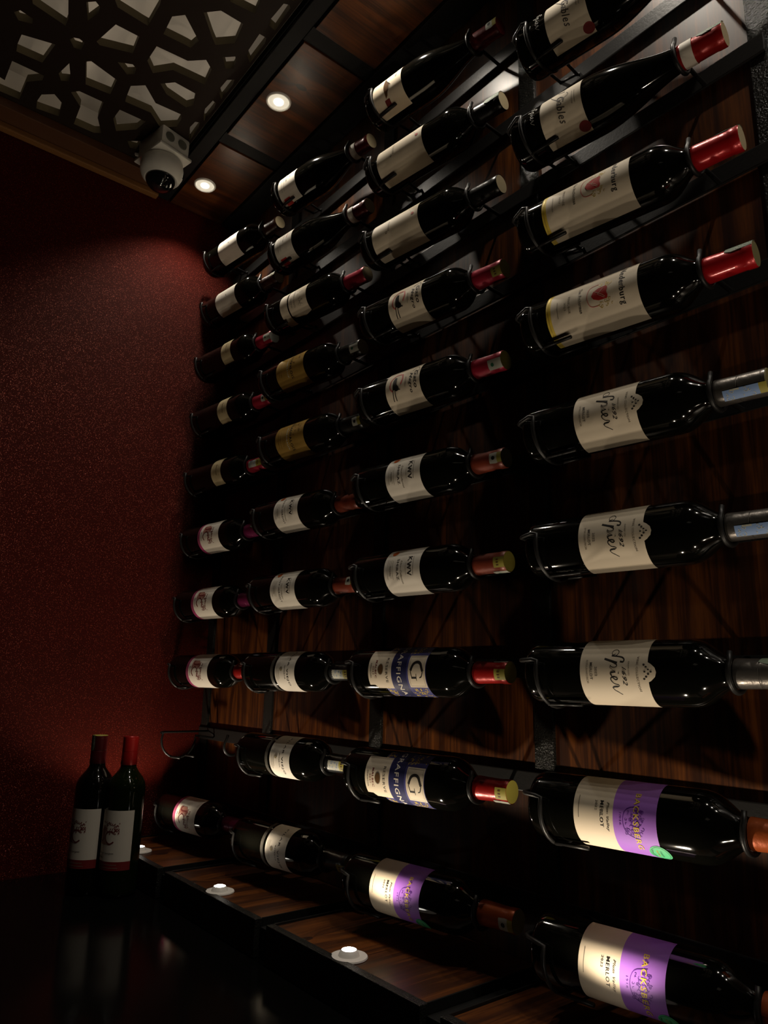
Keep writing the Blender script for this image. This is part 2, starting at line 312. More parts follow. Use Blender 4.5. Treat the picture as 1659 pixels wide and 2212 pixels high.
# ------------------------------------------------------------ flat print wrapped round a bottle
# label space: s = distance along the reading direction, a = height above the bottle's base (metres)
_text = {}
def text_faces(txt, shear=0.0):
    if (txt, shear) in _text: return _text[(txt, shear)]
    cu = bpy.data.curves.new('t', 'FONT'); cu.body = txt; cu.shear = shear; cu.resolution_u = 2; cu.offset = 0.010; cu.space_character = 1.18
    o = bpy.data.objects.new('t', cu); C.objects.link(o); dg = bpy.context.evaluated_depsgraph_get(); dg.update()
    me = bpy.data.meshes.new_from_object(o.evaluated_get(dg)); bpy.data.objects.remove(o)
    vs = [(v.co.x, v.co.y) for v in me.vertices]; fs = [tuple(p.vertices) for p in me.polygons]
    x0 = min(v[0] for v in vs); x1 = max(v[0] for v in vs); y0 = min(v[1] for v in vs); y1 = max(v[1] for v in vs)
    vs = [((x-x0)/(x1-x0), (y-y0)/(y1-y0)) for x, y in vs]; _text[(txt, shear)] = (vs, fs); bpy.data.meshes.remove(me)
    return vs, fs
def T(txt, s0, s1, a0, h, ink='ink', shear=0.0, bend=0.0, lay=2):
    vs, fs = text_faces(txt, shear)
    return ('m', [(s0+x*(s1-s0), a0+y*h+bend*(4*(x-0.5)**2)) for x, y in vs], fs, ink, lay)
def P(pts, ink, lay=1): return ('p', pts, None, ink, lay)
def Rc(s0, s1, a0, a1, ink, lay=1): return P([(s0, a0), (s1, a0), (s1, a1), (s0, a1)], ink, lay)
def El(s, a, rs, ra, ink, lay=1, n=20): return P([(s+rs*math.cos(2*PI*k/n), a+ra*math.sin(2*PI*k/n)) for k in range(n)], ink, lay)
def S(pts, w, ink='ink', lay=2, w1=None):
    w1 = w if w1 is None else w1; n = len(pts); L = []; Rr = []
    for i, p in enumerate(pts):
        q0 = pts[max(i-1, 0)]; q1 = pts[min(i+1, n-1)]; dx, dy = q1[0]-q0[0], q1[1]-q0[1]; l = math.hypot(dx, dy) or 1
        ww = (w + (w1-w)*i/(n-1))*0.5; L.append((p[0]-dy/l*ww, p[1]+dx/l*ww)); Rr.append((p[0]+dy/l*ww, p[1]-dx/l*ww))
    return ('m', L+Rr, [(i, i+1, n+i+1, n+i) for i in range(n-1)], ink, lay)
def smooth(pts, k=4):
    out = []
    for i in range(len(pts)-1):
        p0, p1, p2, p3 = pts[max(i-1, 0)], pts[i], pts[i+1], pts[min(i+2, len(pts)-1)]
        for j in range(k):
            t = j/k; out.append(tuple(0.5*((2*p1[c])+(-p0[c]+p2[c])*t+(2*p0[c]-5*p1[c]+4*p2[c]-p3[c])*t*t+(-p0[c]+3*p1[c]-3*p2[c]+p3[c])*t**3) for c in (0, 1)))
    out.append(pts[-1]); return out
def wrap_bm(els, mats, R0, a_ref=None, step=0.0035, base=0.0003):
    bm = bmesh.new(); idx = {m: i for i, m in enumerate(mats)}
    for kind, pts, fs, ink, lay in els:
        b = bmesh.new(); vs = [b.verts.new((x, y, 0)) for x, y in pts]
        if kind == 'p': b.faces.new(vs); bmesh.ops.triangulate(b, faces=b.faces[:])
        else:
            for f in fs:
                try: b.faces.new([vs[i] for i in f])
                except ValueError: pass
        xs = [p[0] for p in pts]; lo, hi = min(xs), max(xs); n = int((hi-lo)/step)
        for k in range(1, n+1):
            x = lo + k*(hi-lo)/(n+1)
            bmesh.ops.bisect_plane(b, geom=b.verts[:]+b.edges[:]+b.faces[:], plane_co=(x, 0, 0), plane_no=(1, 0, 0), dist=1e-7)
        rr = R0 + base + 0.00013*lay; mp = {}
        for v in b.verts:
            t = v.co.x/R0; mp[v] = bm.verts.new((rr*math.sin(t), -rr*math.cos(t), v.co.y))
        for f in b.faces:
            try:
                nf = bm.faces.new([mp[v] for v in f.verts]); nf.material_index = idx[ink]; nf.smooth = True
            except ValueError: pass
        b.free()
    bm.normal_update()
    for f in bm.faces:
        c = f.calc_center_median()
        if f.normal.x*c.x + f.normal.y*c.y < 0: f.normal_flip()
    return bm
def wrapped(name, els, R0, base=0.0003):
    mats = []
    for e in els:
        if e[3] not in mats: mats.append(e[3])
    bm = wrap_bm(els, mats, R0, base=base); me = bpy.data.meshes.new(name); bm.to_mesh(me); bm.free()
    for m in mats: me.materials.append(INK[m])
    return me

def ink(name, col, rough=0.6, **k): return mat(name, col, rough, **k)
INK = dict(
    ink=ink('black_ink', (0.012, 0.010, 0.009)), grey=ink('grey_ink', (0.07, 0.06, 0.05)), faint=ink('faint_ink', (0.24, 0.205, 0.155)),
    cream=ink('cream_paper', (0.72, 0.62, 0.47), 0.62), white=ink('white_paper', (0.74, 0.68, 0.58), 0.62), tan=ink('tan_paper', (0.42, 0.34, 0.19)),
    gold=ink('gold_paper', (0.36, 0.22, 0.05), 0.45, metal=0.3), yellow=ink('yellow_ink', (0.72, 0.52, 0.06)), goldink=ink('gold_ink', (0.70, 0.52, 0.12), 0.35, metal=0.4),
    purple=ink('purple_paper', (0.36, 0.14, 0.62), 0.6), violet=ink('dark_violet_ink', (0.12, 0.02, 0.28)), navy=ink('navy_paper', (0.020, 0.022, 0.085), 0.5),
    blue=ink('blue_floral_paper', (0.055, 0.055, 0.20), 0.5), red=ink('red_ink', (0.45, 0.02, 0.015)), darkred=ink('dark_red_ink', (0.20, 0.012, 0.012)),
    rosy=ink('rose_wash_ink', (0.36, 0.16, 0.12)), pink=ink('rose_ink', (0.55, 0.12, 0.11)), orange=ink('orange_ink', (0.55, 0.12, 0.02)), brown=ink('brown_ink', (0.10, 0.045, 0.010)), maroon=ink('maroon_ink', (0.16, 0.02, 0.02)),
    magenta=ink('magenta_paper', (0.34, 0.03, 0.12)), green=ink('green_sticker', (0.08, 0.50, 0.22)), darkgreen=ink('dark_green_ink', (0.02, 0.14, 0.07)),
    silver=ink('silver_ink', (0.72, 0.70, 0.66), 0.4), smoke=ink('smoke_grey_band', (0.075, 0.07, 0.06), 0.4),
    stampw=ink('tax_stamp_white', (0.50, 0.50, 0.42)), stampy=ink('tax_stamp_yellow', (0.36, 0.31, 0.05)), stampb=ink('tax_stamp_blue', (0.22, 0.34, 0.60)), stampg=ink('tax_stamp_green', (0.16, 0.22, 0.15)))

def px(zx, zy, k=0.000072, k2=0.0000627):       # stroke coordinates of the handwritten words
    return (0.0375*math.asin(max(-1, min(1, (zy-638)*k2/0.0375))), 0.08+(zx-205)*k)
def hand(pts, w, **k): return S(smooth([px(*p) for p in pts], 3), w, **k)
def spier(k0=1.0, da=0.0, ds=0.0, c='ink'):
    st = [([(810, 312), (770, 330), (742, 300), (765, 250), (820, 240), (857, 280), (835, 330), (790, 350)], 0.0006),
          ([(745, 345), (860, 358), (935, 378), (965, 420), (945, 455), (900, 445)], 0.0012), ([(632, 398), (740, 435), (850, 472)], 0.0017),
          ([(770, 455), (835, 490), (850, 525), (815, 553), (760, 545), (738, 515)], 0.0008), ([(738, 515), (735, 560), (790, 610), (825, 638)], 0.0004),
          ([(828, 636), (760, 648), (740, 665), (755, 700)], 0.0012), ([(872, 655), (882, 662)], 0.0014), ([(755, 700), (775, 740), (815, 775), (848, 765), (845, 742), (800, 725), (750, 738), (735, 770), (755, 812)], 0.0009),
          ([(755, 812), (790, 845), (850, 862), (862, 880), (840, 893)], 0.0006), ([(840, 893), (770, 898), (745, 918)], 0.0014), ([(745, 918), (770, 955), (820, 990), (872, 1030)], 0.0006)]
    out = []
    for p, w in st:
        q = smooth([px(*z) for z in p], 3); q = [(x*k0+ds, 0.118+(y-0.118)*k0+da) for x, y in q]; out.append(S(q, w*k0*1.2, c))
    return out
def lines(s0, s1, a0, a1, n, c='faint', h=0.0007):
    return [Rc(s0+random.uniform(0, .003), s1-random.uniform(0, .006), a0+(a1-a0)*i/max(n-1, 1), a0+(a1-a0)*i/max(n-1, 1)+h, c, 2) for i in range(n)]
def vine(s0, s1, a0, a1, n, c, seed, w=0.0006):
    rnd = random.Random(seed); out = []
    for _ in range(n):
        s, a = rnd.uniform(s0, s1), rnd.uniform(a0, a1); r = rnd.uniform(.0012, .0034); t0 = rnd.uniform(0, 6.28); tw = rnd.choice((-1, 1))*rnd.uniform(2.5, 5)
        out.append(S([(s+r*(1-k/9)*math.cos(t0+tw*k/7), a+r*(1-k/9)*math.sin(t0+tw*k/7)) for k in range(8)], w, c, 2))
    return out

HW = 0.058
DES = {}
DES['bk'] = ('cream and purple label with gold capitals and a green round sticker',
    [Rc(-HW, HW, .064, .112, 'cream', 0), Rc(-HW, HW, .112, .161, 'purple', 0)],
    [T('MERLOT', -.018, .010, .0965, .0042, 'ink'), T('2022', -.018, -.007, .0905, .0028, 'grey'), T('Plum Valley', -.017, .014, .1035, .0040, 'grey', .35)] + lines(-.022, .004, .070, .0705, 1, 'faint', .001)
    + [T('1916', -.006, .005, .1195, .0022, 'violet')] + vine(-.013, .014, .1265, .1470, 52, 'violet', 3, .0006) + [S(smooth([(-.017, .142), (-.013, .128), (0, .1235), (.013, .128), (.018, .142)]), .0008, 'violet')]
    + [T('BACKSBERG', -.031, .031, .1355, .0062, 'yellow', lay=3), El(.034, .158, .0118, .0118, 'green', 3, 28)]
    + [S([(.034+.0102*math.cos(2*PI*k/24), .158+.0102*math.sin(2*PI*k/24)) for k in range(25)], .0005, 'darkgreen', 4), T('CARBON', .0285, .0395, .1585, .0022, 'darkgreen', lay=4), T('NEUTRAL', .0285, .0395, .1545, .0022, 'goldink', lay=4), S([(.028, .151), (.034, .1495), (.040, .152)], .0011, 'darkgreen', 4)])
bump_ = [(-.011, .1625), (-.009, .166), (-.005, .1705), (0, .172), (.005, .1705), (.009, .166), (.011, .1625)]
DES['sp'] = ('cream label with large handwritten script and a scalloped top edge',
    [P([(-HW, .08), (HW, .08), (HW, .1615)] + bump_[::-1] + [(-HW, .1615)], 'cream', 0)],
    spier() + [T('1692', -.006, .015, .1325, .0052, 'ink', .45), T('FARM 1692', -.012, .004, .1395, .0018, 'faint')]
    + [T('MERLOT', -.011, .009, .0925, .0034, 'grey'), T('2022', -.006, .005, .0990, .0030, 'grey'), T('STELLENBOSCH', -.014, .013, .0878, .0024, 'faint'), T('VINE COLLECTION', -.018, .022, .1490, .0026, 'faint', bend=.001)]
    + [El(s, a, .0009, .0014, 'ink', 2, 8) for s, a in ((-.0085, .158), (-.006, .1605), (-.003, .163), (-.0005, .166), (-.0005, .159), (.002, .163), (.005, .1605), (.0075, .158))])
DES['ne'] = ('tall cream label with blackletter name, red shield crest and yellow foot band',
    [Rc(-HW, HW, .052, .174, 'cream', 0), Rc(-HW, HW, .045, .052, 'yellow', 0)],
    [T('Nederburg', -.030, .024, .1475, .0105, 'ink', .12), P([(-.009, .133), (-.0055, .1345), (0, .133), (.0055, .1345), (.009, .133), (.0085, .122), (.005, .115), (0, .112), (-.005, .115), (-.0085, .122)], 'red', 2)]
    + [S([(-.007, .129), (0, .121), (.007, .130)], .0005, 'cream', 3), S([(-.005, .117), (.002, .127), (.006, .131)], .0004, 'cream', 3), S(smooth([(-.015, .122), (-.013, .110), (0, .106), (.013, .110), (.015, .122)]), .0008, 'pink')]
    + vine(.009, .018, .120, .140, 16, 'goldink', 5, .0005) + vine(-.016, -.009, .124, .138, 8, 'goldink', 6, .0005) + [T('The Anchorman', -.019, .017, .0935, .0048, 'grey', .1), T('PINOTAGE', -.013, .012, .0780, .0032, 'faint'), T('2021', -.006, .006, .0725, .0026, 'faint')] + lines(-.012, .014, .062, .0625, 1, 'faint') + lines(-HW+.004, HW-.004, .0478, .048, 1, 'goldink'))
DES['g2'] = ('burgundy-shaped, sandy label with loose script and silver lettering on the glass below',
    [Rc(-HW, HW, .055, .120, 'cream', 0)],
    [T('21 Gables', -.034, .030, .0825, .0120, 'grey', .5, lay=2), S(smooth([(-.030, .068), (-.018, .074), (-.006, .086), (-.008, .100), (-.014, .098)]), .0008, 'grey')] + lines(-.010, .014, .106, .110, 2, 'faint') + [El(.047, .113, .0085, .0085, 'darkred', 2, 22)] + spier(.62, -.079, -.006, 'silver'))
DES['gr'] = ('cream foot label, ornate blue label and cream patch with a big letter G',
    [Rc(-.052, .052, .088, .175, 'blue', 0), P([(-.036, .055), (.022, .055), (.022, .066), (.028, .072), (.028, .105), (-.036, .105)], 'cream', 2), Rc(-HW, .058, .106, .136, 'navy', 1), Rc(-.025, .025, .140, .174, 'cream', 2)],
    [T('RESERVE', -.021, .018, .0925, .0050, 'grey', lay=3), El(-.003, .0820, .0088, .0062, 'faint', 3), El(-.003, .0820, .0076, .0052, 'brown', 4), T('MALBEC', -.017, .011, .0695, .0042, 'maroon', lay=3), T('2021', -.008, .005, .0650, .0026, 'maroon', lay=3), T('ARGENTINA', -.013, .011, .0598, .0022, 'grey', lay=3)]
    + [T('GRAFFIGNA', -.050, .043, .1160, .0090, 'white', lay=3)]
    + [S([(-.0225, .1425), (.0225, .1425), (.0225, .1715), (-.0225, .1715), (-.0225, .1425)], .0004, 'grey', 3)]
    + [S(smooth([(.008, .1665), (-.001, .1690), (-.011, .1640), (-.0145, .1570), (-.011, .1500), (-.001, .1455), (.009, .1475)]), .0018, 'ink', 3, .0014), S(smooth([(.0, .1690), (-.011, .1640), (-.0140, .1570), (-.011, .1500), (-.001, .1455)]), .0042, 'ink', 3), S([(.0095, .1465), (.0095, .1560)], .0028, 'ink', 3), S([(.004, .1562), (.014, .1562)], .0010, 'ink', 3), S([(.008, .1665), (.0095, .1625)], .0016, 'ink', 3)]
    + vine(.029, .050, .090, .104, 16, 'yellow', 11, .0009) + vine(.028, .051, .138, .172, 30, 'yellow', 12, .0009) + vine(-.051, -.037, .090, .104, 10, 'yellow', 13, .0009) + vine(-.051, -.028, .138, .172, 24, 'yellow', 14, .0009) + vine(.028, .051, .090, .172, 24, 'faint', 15, .0005))
DES['ga'] = ('cream label with black flourished name, black cat figure and rose ring',
    [Rc(-HW, HW, .078, .155, 'cream', 0)],
    [T('Gato', -.018, .014, .1420, .0085, 'ink', .3), T('Negro', -.016, .020, .1300, .0088, 'ink', .3), S(smooth([(-.020, .136), (-.026, .146), (-.019, .152), (-.012, .147)]), .0008, 'ink')]
    + lines(-.012, .008, .1225, .1245, 2, 'faint') + [S(smooth([(-.020, .112), (-.021, .100), (-.012, .0905), (.002, .0890), (.009, .094)]), .0022, 'pink'), S(smooth([(-.020, .114), (-.010, .1165), (.0, .113)]), .0030, 'pink')]
    + [P([(-.016, .0985), (-.015, .1035), (-.002, .1040), (.004, .1085), (.009, .1080), (.010, .1020), (.007, .0990), (.007, .0950), (-.010, .0955)], 'ink', 3), S([(.004, .1000), (.026, .0985)], .0016, 'ink', 3), S([(.004, .0960), (.026, .0925)], .0016, 'ink', 3)]
    + [S(smooth([(.006, .107), (.009, .1115), (.008, .1075)]), .0008, 'ink', 3)])
DES['kw'] = ('white label with three black capitals and an orange seal at its foot',
    [Rc(-HW, HW, .084, .160, 'white', 0)],
    [S([(-.019, .1355), (-.009, .1355)], .0001, 'ink'), T('KWV', -.020, .012, .1335, .0090, 'ink'), S(smooth([(-.020, .1450), (-.004, .1462), (.012, .1450)]), .0006, 'grey'), S([(-.010, .1305), (.010, .1305)], .0004, 'faint')]
    + lines(-.019, .016, .091, .102, 4, 'faint', .0006) + [T('PAARL', -.006, .010, .0965, .0018, 'grey'), El(-.032, .0990, .0062, .0062, 'orange', 2), S([(-.035, .098), (-.032, .102), (-.029, .098)], .0010, 'maroon', 3)])
KW2 = {'shiraz': [T('SHIRAZ', -.018, .017, .1105, .0050, 'grey'), T('Classic Collection', -.014, .024, .1190, .0038, 'faint', .4)], 'petit': [T('PETIT VERDOT', -.026, .028, .1105, .0044, 'grey'), T('Classic Collection', -.010, .022, .1190, .0034, 'faint', .4)]}
DES['pc'] = ('very large plain cream label with a few faint letters', [Rc(-HW, HW, .036, .148, 'cream', 0)],
    [T('CUVÉE', -.014, .006, .0760, .0050, 'faint'), T('O', .004, .009, .0700, .0046, 'grey'), El(-.004, .136, .0022, .0035, 'pink', 2), S([(-.030, .118), (-.006, .134)], .0003, 'faint')])
DES['b9'] = ('burgundy-shaped, cream label with a small brown landscape sketch', [Rc(-HW, HW, .026, .100, 'cream', 0)],
    [T('CHANON', -.038, -.006, .0840, .0050, 'grey'), P([(-.020, .058), (-.008, .064), (.000, .071), (.008, .066), (.020, .062), (.024, .057), (.002, .055)], 'brown', 2), S([(-.012, .060), (.003, .073), (.016, .062)], .0012, 'ink', 3), T('CUVEE', -.030, -.012, .0440, .0036, 'faint'), Rc(.026, .040, .052, .064, 'maroon', 2)])
DES['pi'] = ('cream label with dark name across it and a smoky band below', [Rc(-HW, HW, .115, .173, 'white', 0), Rc(-HW, HW, .1010, .1085, 'smoke', 0)],
    [T('PILAR VIEJO', -.044, .030, .1485, .0062, 'ink'), T('RESERVA', -.010, .016, .1425, .0026, 'grey'), El(-.004, .1330, .0042, .0042, 'faint', 2), El(-.002, .1330, .0020, .0024, 'tan', 3)] + lines(-.018, .020, .1195, .1265, 3, 'faint', .0006) + [Rc(-HW+.002, HW-.002, .1010, .1014, 'faint', 1)])
DES['tn'] = ('old gold label with stained top and dark capitals', [Rc(-HW, HW, .07, .16, 'gold', 0)],
    [T('BEAUVALOIS', -.034, .030, .1160, .0075, 'ink'), T('BORDEAUX', -.022, .026, .1065, .0034, 'stampw')] + vine(-.030, .0, .116, .148, 22, 'brown', 21, .0009) + lines(-.020, .022, .080, .087, 2, 'brown', .0006))
DES['c7'] = ('cream label in two pieces, the upper one larger', [Rc(-HW, HW, .062, .087, 'cream', 0), P([(-HW, .091), (.034, .091), (.040, .098), (.040, .120), (.046, .126), (.040, .150), (-HW, .150)], 'cream', 0)],
    [T('GRAN VINO', -.020, .020, .1080, .0050, 'faint'), T('TINTO', -.004, .018, .0990, .0036, 'grey')] + vine(-.014, .020, .118, .138, 18, 'faint', 31))
DES['bw'] = ('burgundy-shaped, white label with a red square at its lower corner', [Rc(-HW, .050, .032, .092, 'white', 0)],
    [Rc(.034, .052, .040, .060, 'red', 2), T('VIN', -.024, -.008, .0720, .0036, 'pink'), T('ROUGE', -.024, .000, .0600, .0036, 'faint')] + lines(-.030, .020, .044, .052, 2, 'faint'))
jcp = [P([(-.024, .1112), (-.004, .1112), (-.009, .118), (-.0095, .130), (-.004, .140), (-.014, .146), (-.024, .134)], 'rosy', 1)] + vine(-.022, .022, .130, .152, 40, 'maroon', 41, .0013) + [S(smooth([(.010, .1330), (.002, .1350), (-.006, .1310), (-.008, .1230), (-.004, .1160), (.004, .1120), (.012, .1165)]), .0026, 'maroon'), S(smooth([(-.015, .140), (-.014, .122), (-.018, .1155), (-.024, .118)]), .0030, 'maroon'), Rc(-.022, .006, .1105, .1112, 'maroon', 2)]
DES['jc'] = ('cream label with maroon vine initials and a crimson foot band', [Rc(-HW, HW, .098, .176, 'white', 0), Rc(-HW, HW, .088, .098, 'magenta', 0)],
    jcp + [T('Merlot', -.010, .012, .1030, .0032, 'grey', .1)] + lines(-.030, .026, .0912, .0945, 2, 'faint', .0005))
DES['jr'] = ('cream label with maroon vine initials and a red foot band', [Rc(-.048, .048, .066, .160, 'white', 0), Rc(-.048, .048, .050, .066, 'darkred', 0)],
    [(k, [(x, y-.014) for x, y in p], f, i, l) for k, p, f, i, l in jcp] + [T('Cabernet Sauvignon', -.026, .014, .0785, .0046, 'grey', .1), T('Merlot', -.026, -.010, .0715, .0034, 'grey', .1)] + lines(-.028, .026, .0545, .0600, 2, 'faint', .0008))
DES['st'] = ('small tan label high on the bare dark body', [Rc(-.040, .040, .130, .170, 'tan', 0)], lines(-.016, .016, .140, .160, 4, 'brown', .0006) + [T('BARON', -.014, .012, .1500, .0034, 'brown')])
DES['wh'] = ('plain pinkish-white label without visible print', [Rc(-HW, .050, .080, .165, 'white', 0)], [El(.000, .128, .0016, .0016, 'grey', 2, 8), S([(-.018, .108), (.012, .108)], .0003, 'faint')])

FOOT = [(0.0, .012), (.012, .0105), (.022, .005), (.0275, .0008), (.0315, .0), (.0352, .0018), (.0370, .006), (.0375, .012)]
def shoulder(rb, rn, z0, z1, p, n=26):
    return [(rn + (rb-rn)*(math.cos(PI*(k/n)**p)+1)/2, z0+(z1-z0)*k/n) for k in range(n+1)]
BORD = FOOT + [(.0375, .06), (.0375, .12), (.0375, .17)] + shoulder(.0375, .0154, .189, .243, 1.62) + [(.0149, .254), (.0145, .272), (.0, .2725)]
BURG = [(r*1.072, z) for r, z in FOOT] + [(.0402, .05), (.0402, .09)] + shoulder(.0402, .0156, .116, .254, 1.10, 30) + [(.0148, .262), (.0145, .270), (.0, .2705)]
BR = {'bord': 0.0375, 'burg': 0.0402}
def dens(p): return p
_mesh = {}
def body_mesh(kind, glass):
    k = (kind, glass.name)
    if k not in _mesh:
        b = lathe(bmesh.new(), dens(BORD if kind == 'bord' else BURG), 56); me = bpy.data.meshes.new('glass_body'); bmesh.ops.recalc_face_normals(b, faces=b.faces[:]); b.to_mesh(me); b.free()
        me.materials.append(glass)
        for p in me.polygons: p.use_smooth = True
        _mesh[k] = me
    return _mesh[k]
CAPM = {}
def capmat(name, col, rough, metal=0.0):
    CAPM[name] = mat(name+'_capsule', col, rough, metal=metal, coat=0.3, bump=(140, 0.35, 0.0012))
for a in (('orange', (.42, .085, .018), .38, .3), ('steel', (.17, .155, .14), .34, .75), ('red', (.46, .008, .012), .30, .25), ('crimson', (.42, .018, .045), .36, .25), ('rust', (.25, .045, .022), .42, .15), ('black', (.014, .014, .012), .32, .2), ('maroon', (.115, .010, .012), .32, .3), ('plum', (.20, .018, .085), .34, .35), ('graphite', (.055, .058, .060), .34, .5), ('olive', (.20, .21, .13), .36, .5), ('darkbrown', (.055, .022, .012), .4, .1), ('cherry', (.36, .012, .010), .32, .25)):
    capmat(*a)
ENDC = dict(yellow=INK['stampy'], tan=mat('cork_tan', (.42, .34, .20), .6), white=INK['stampw'], olive=mat('olive_end', (.17, .15, .06), .6))
def cap_mesh(style, col, end):
    k = ('cap', style, col, end)
    if k in _mesh: return _mesh[k]
    pr = [(.0160, .2440), (.0163, .2450), (.0160, .2520), (.0155, .2640), (.0152, .2780), (.0151, .2880), (.0157, .2892), (.0158, .2985), (.0150, .3000), (.0, .3004)]
    if style == 'screw': pr = [(.0158, .2440), (.0162, .2450), (.0158, .2560), (.0156, .2690), (.0150, .2695), (.0150, .2703), (.0156, .2708)] + [(.0157 if i % 2 else .0154, .2715+.0011*i) for i in range(22)] + [(.0157, .2965), (.0156, .2990), (.0146, .3002), (.0, .3004)]
    b = lathe(bmesh.new(), pr, 40); bmesh.ops.recalc_face_normals(b, faces=b.faces[:])
    for f in b.faces:
        if f.calc_center_median().z > .2995: f.material_index = 1
    me = bpy.data.meshes.new('capsule'); b.to_mesh(me); b.free(); me.materials.append(CAPM[col]); me.materials.append(ENDC.get(end, CAPM[col]))
    for p in me.polygons: p.use_smooth = True
    me.set_sharp_from_angle(angle=math.radians(35)); _mesh[k] = me; return me
def stamp_mesh(kind):
    k = ('stamp', kind)
    if k in _mesh: return _mesh[k]
    R_ = .0158
    if kind == 'yellow': els = [Rc(-.008, .008, .282, .3003, 'stampy', 0), Rc(-.005, -.003, .287, .291, 'brown', 1), Rc(-.001, .001, .287, .291, 'brown', 1), Rc(.003, .005, .287, .291, 'brown', 1)]
    elif kind == 'white': els = [Rc(-.0085, .0085, .276, .3003, 'stampw', 0), El(0, .284, .003, .003, 'darkgreen', 1, 10)]
    elif kind == 'green': els = [P([(-.009, .272), (.006, .269), (.009, .277), (.008, .3003), (-.009, .3003)], 'stampg', 0)] + vine(-.007, .007, .274, .298, 10, 'stampw', 51)
    elif kind == 'blue': els = [Rc(-.0065, .0065, .254, .292, 'stampb', 0), Rc(-.0065, .0065, .292, .3003, 'stampy', 0)] + vine(-.005, .005, .257, .290, 12, 'stampw', 52) + [Rc(-.0065, -.0045, .262, .272, 'stampw', 1)]
    elif kind == 'mix': els = [Rc(-.0085, .0085, .252, .281, 'stampw', 0), Rc(-.0085, .0085, .281, .3003, 'stampy', 0)] + vine(-.007, .007, .254, .278, 12, 'stampb', 53, .0007) + [Rc(-.005, -.003, .285, .290, 'brown', 1), Rc(-.001, .001, .285, .290, 'brown', 1), Rc(.003, .005, .285, .290, 'brown', 1)]
    elif kind == 'badge': els = [P([(-.008, .279), (.008, .279), (.009, .289), (.007, .3003), (-.007, .3003), (-.009, .289)], 'stampw', 0), El(0, .286, .0032, .0032, 'ink', 1, 8), Rc(-.008, .008, .2925, .3003, 'stampy', 1)]
    elif kind == 'ring': els = [Rc(-.0475, .0475, .248, .263, 'white', 0)]
    me = wrapped('tax_stamp', els, R_, base=.0002 if kind != 'ring' else .0006); _mesh[k] = me; return me

def make_bottle(loc, rotm, des, kind, cap, end, stamps, label, group, glass=None, lrot=0.0, variant=None, roll=0.0):
    g = glass or GLASS; R_ = BR[kind]
    e = empty('wine_bottle', loc, label, 'bottle', group)
    e.matrix_world = Matrix.Translation(loc) @ rotm
    link('glass_body', body_mesh(kind, g), e)
    style, col = cap; link('screw_cap' if style == 'screw' else 'capsule', cap_mesh(style, col, end), e)
    d = DES[des]; kp = ('lab', des, kind); kq = ('prt', des, kind, variant)
    if kp not in _mesh: _mesh[kp] = wrapped('paper_label', d[1], R_)
    if kq not in _mesh: _mesh[kq] = wrapped('label_print', d[2] + (KW2[variant] if variant else []), R_)
    l = link('paper_label', _mesh[kp], e); l.rotation_euler = (0, 0, lrot); link('label_print', _mesh[kq], l)
    for kd, ang in stamps:
        s = link('neck_band' if kd == 'ring' else 'tax_stamp', stamp_mesh(kd), e); s.rotation_euler = (0, 0, ang)
    return e

# ------------------------------------------------------------ racks and lying bottles
TILT = math.radians(7.1)
LIE = (Matrix.Rotation(TILT, 4, 'Z') @ Matrix.Rotation(PI/2, 4, 'Y'))
CX = {1: -1.749, 2: -1.379, 3: -1.005, 4: -0.606}
DX = {(4,0):-.012,(4,1):-.011,(4,2):-.012,(4,3):-.007,(4,4):-.007,(4,5):-.007,(4,6):-.009,(4,7):-.016,(4,8):-.002,(3,0):.016,(3,1):.009,(3,2):.010,(3,3):.011,(3,4):.009,(3,5):.011,(3,6):.013,(3,7):.008,(3,8):.016,(3,9):.012,
      (2,0):.024,(2,1):.022,(2,2):.024,(2,3):.025,(2,4):.021,(2,5):.028,(2,6):.014,(2,7):.022,(2,8):.022,(2,9):.021,(1,0):.021,(1,1):.022,(1,2):.027,(1,3):.024,(1,4):.030,(1,5):.023,(1,6):.030,(1,7):.025,(1,8):.030,(1,9):.019}
RB = 0.0375
def rack_meshes():
    yp = YB-0.0105                                       # plate face in rack space: origin on the bottle axis at its base (y = 0.76)
    y_ = yp-0.76
    b = bmesh.new(); box(b, (-0.066, y_, -0.006), (0.322, y_+0.004, 0.022), 0.0015); plate = b
    g = bmesh.new()
    rr = RB+0.0045; arc = []
    for k in range(0, 17):
        t = math.radians(18 - k*13.0); arc.append((0.030, -rr*math.cos(t), rr*math.sin(t)))
    path = [(-0.006, y_+0.001, 0.014), (-0.006, -0.020, 0.014), (-0.004, -0.029, 0.014), (0.003, -0.034, 0.014), (0.024, -0.0415, 0.0145)] + arc + [(0.030, y_-0.004, 0.000), (0.030, y_+0.001, 0.006)]
    tube(g, path, 0.0026, 8)
    for t, x1 in ((math.radians(-66), 0.076), (math.radians(-118), 0.072)):
        p = (0.029, -rr*math.cos(t), rr*math.sin(t)); tube(g, [p, (x1, p[1]+0.003, p[2]+0.0005)], 0.0026, 6)
    tube(g, [(-0.006, y_+0.001, 0.014), (0.030, y_+0.001, 0.006)], 0.003, 6)
    cradle = g
    h = bmesh.new(); an = 0.242; ny = an*math.sin(TILT)*1.0; rn = 0.0158+0.0042; pa = []
    for k in range(0, 15):
        t = math.radians(40 - k*15.5); pa.append((an, ny - rn*math.cos(t), rn*math.sin(t)))
    pa = [(an, ny-rn*0.62, rn*1.15)] + pa + [(an, y_+0.002, -0.003)]
    tube(h, pa, 0.0030, 8); hook = h
    out = []
    for nm, bm in (('mounting_plate', plate), ('base_cradle', cradle), ('neck_hook', hook)):
        bmesh.ops.recalc_face_normals(bm, faces=bm.faces[:]); me = bpy.data.meshes.new(nm); bm.to_mesh(me); bm.free(); me.materials.append(IRON)
        if nm != 'mounting_plate':
            for p in me.polygons: p.use_smooth = True
        out.append((nm, me))
    return out
RM = rack_meshes()
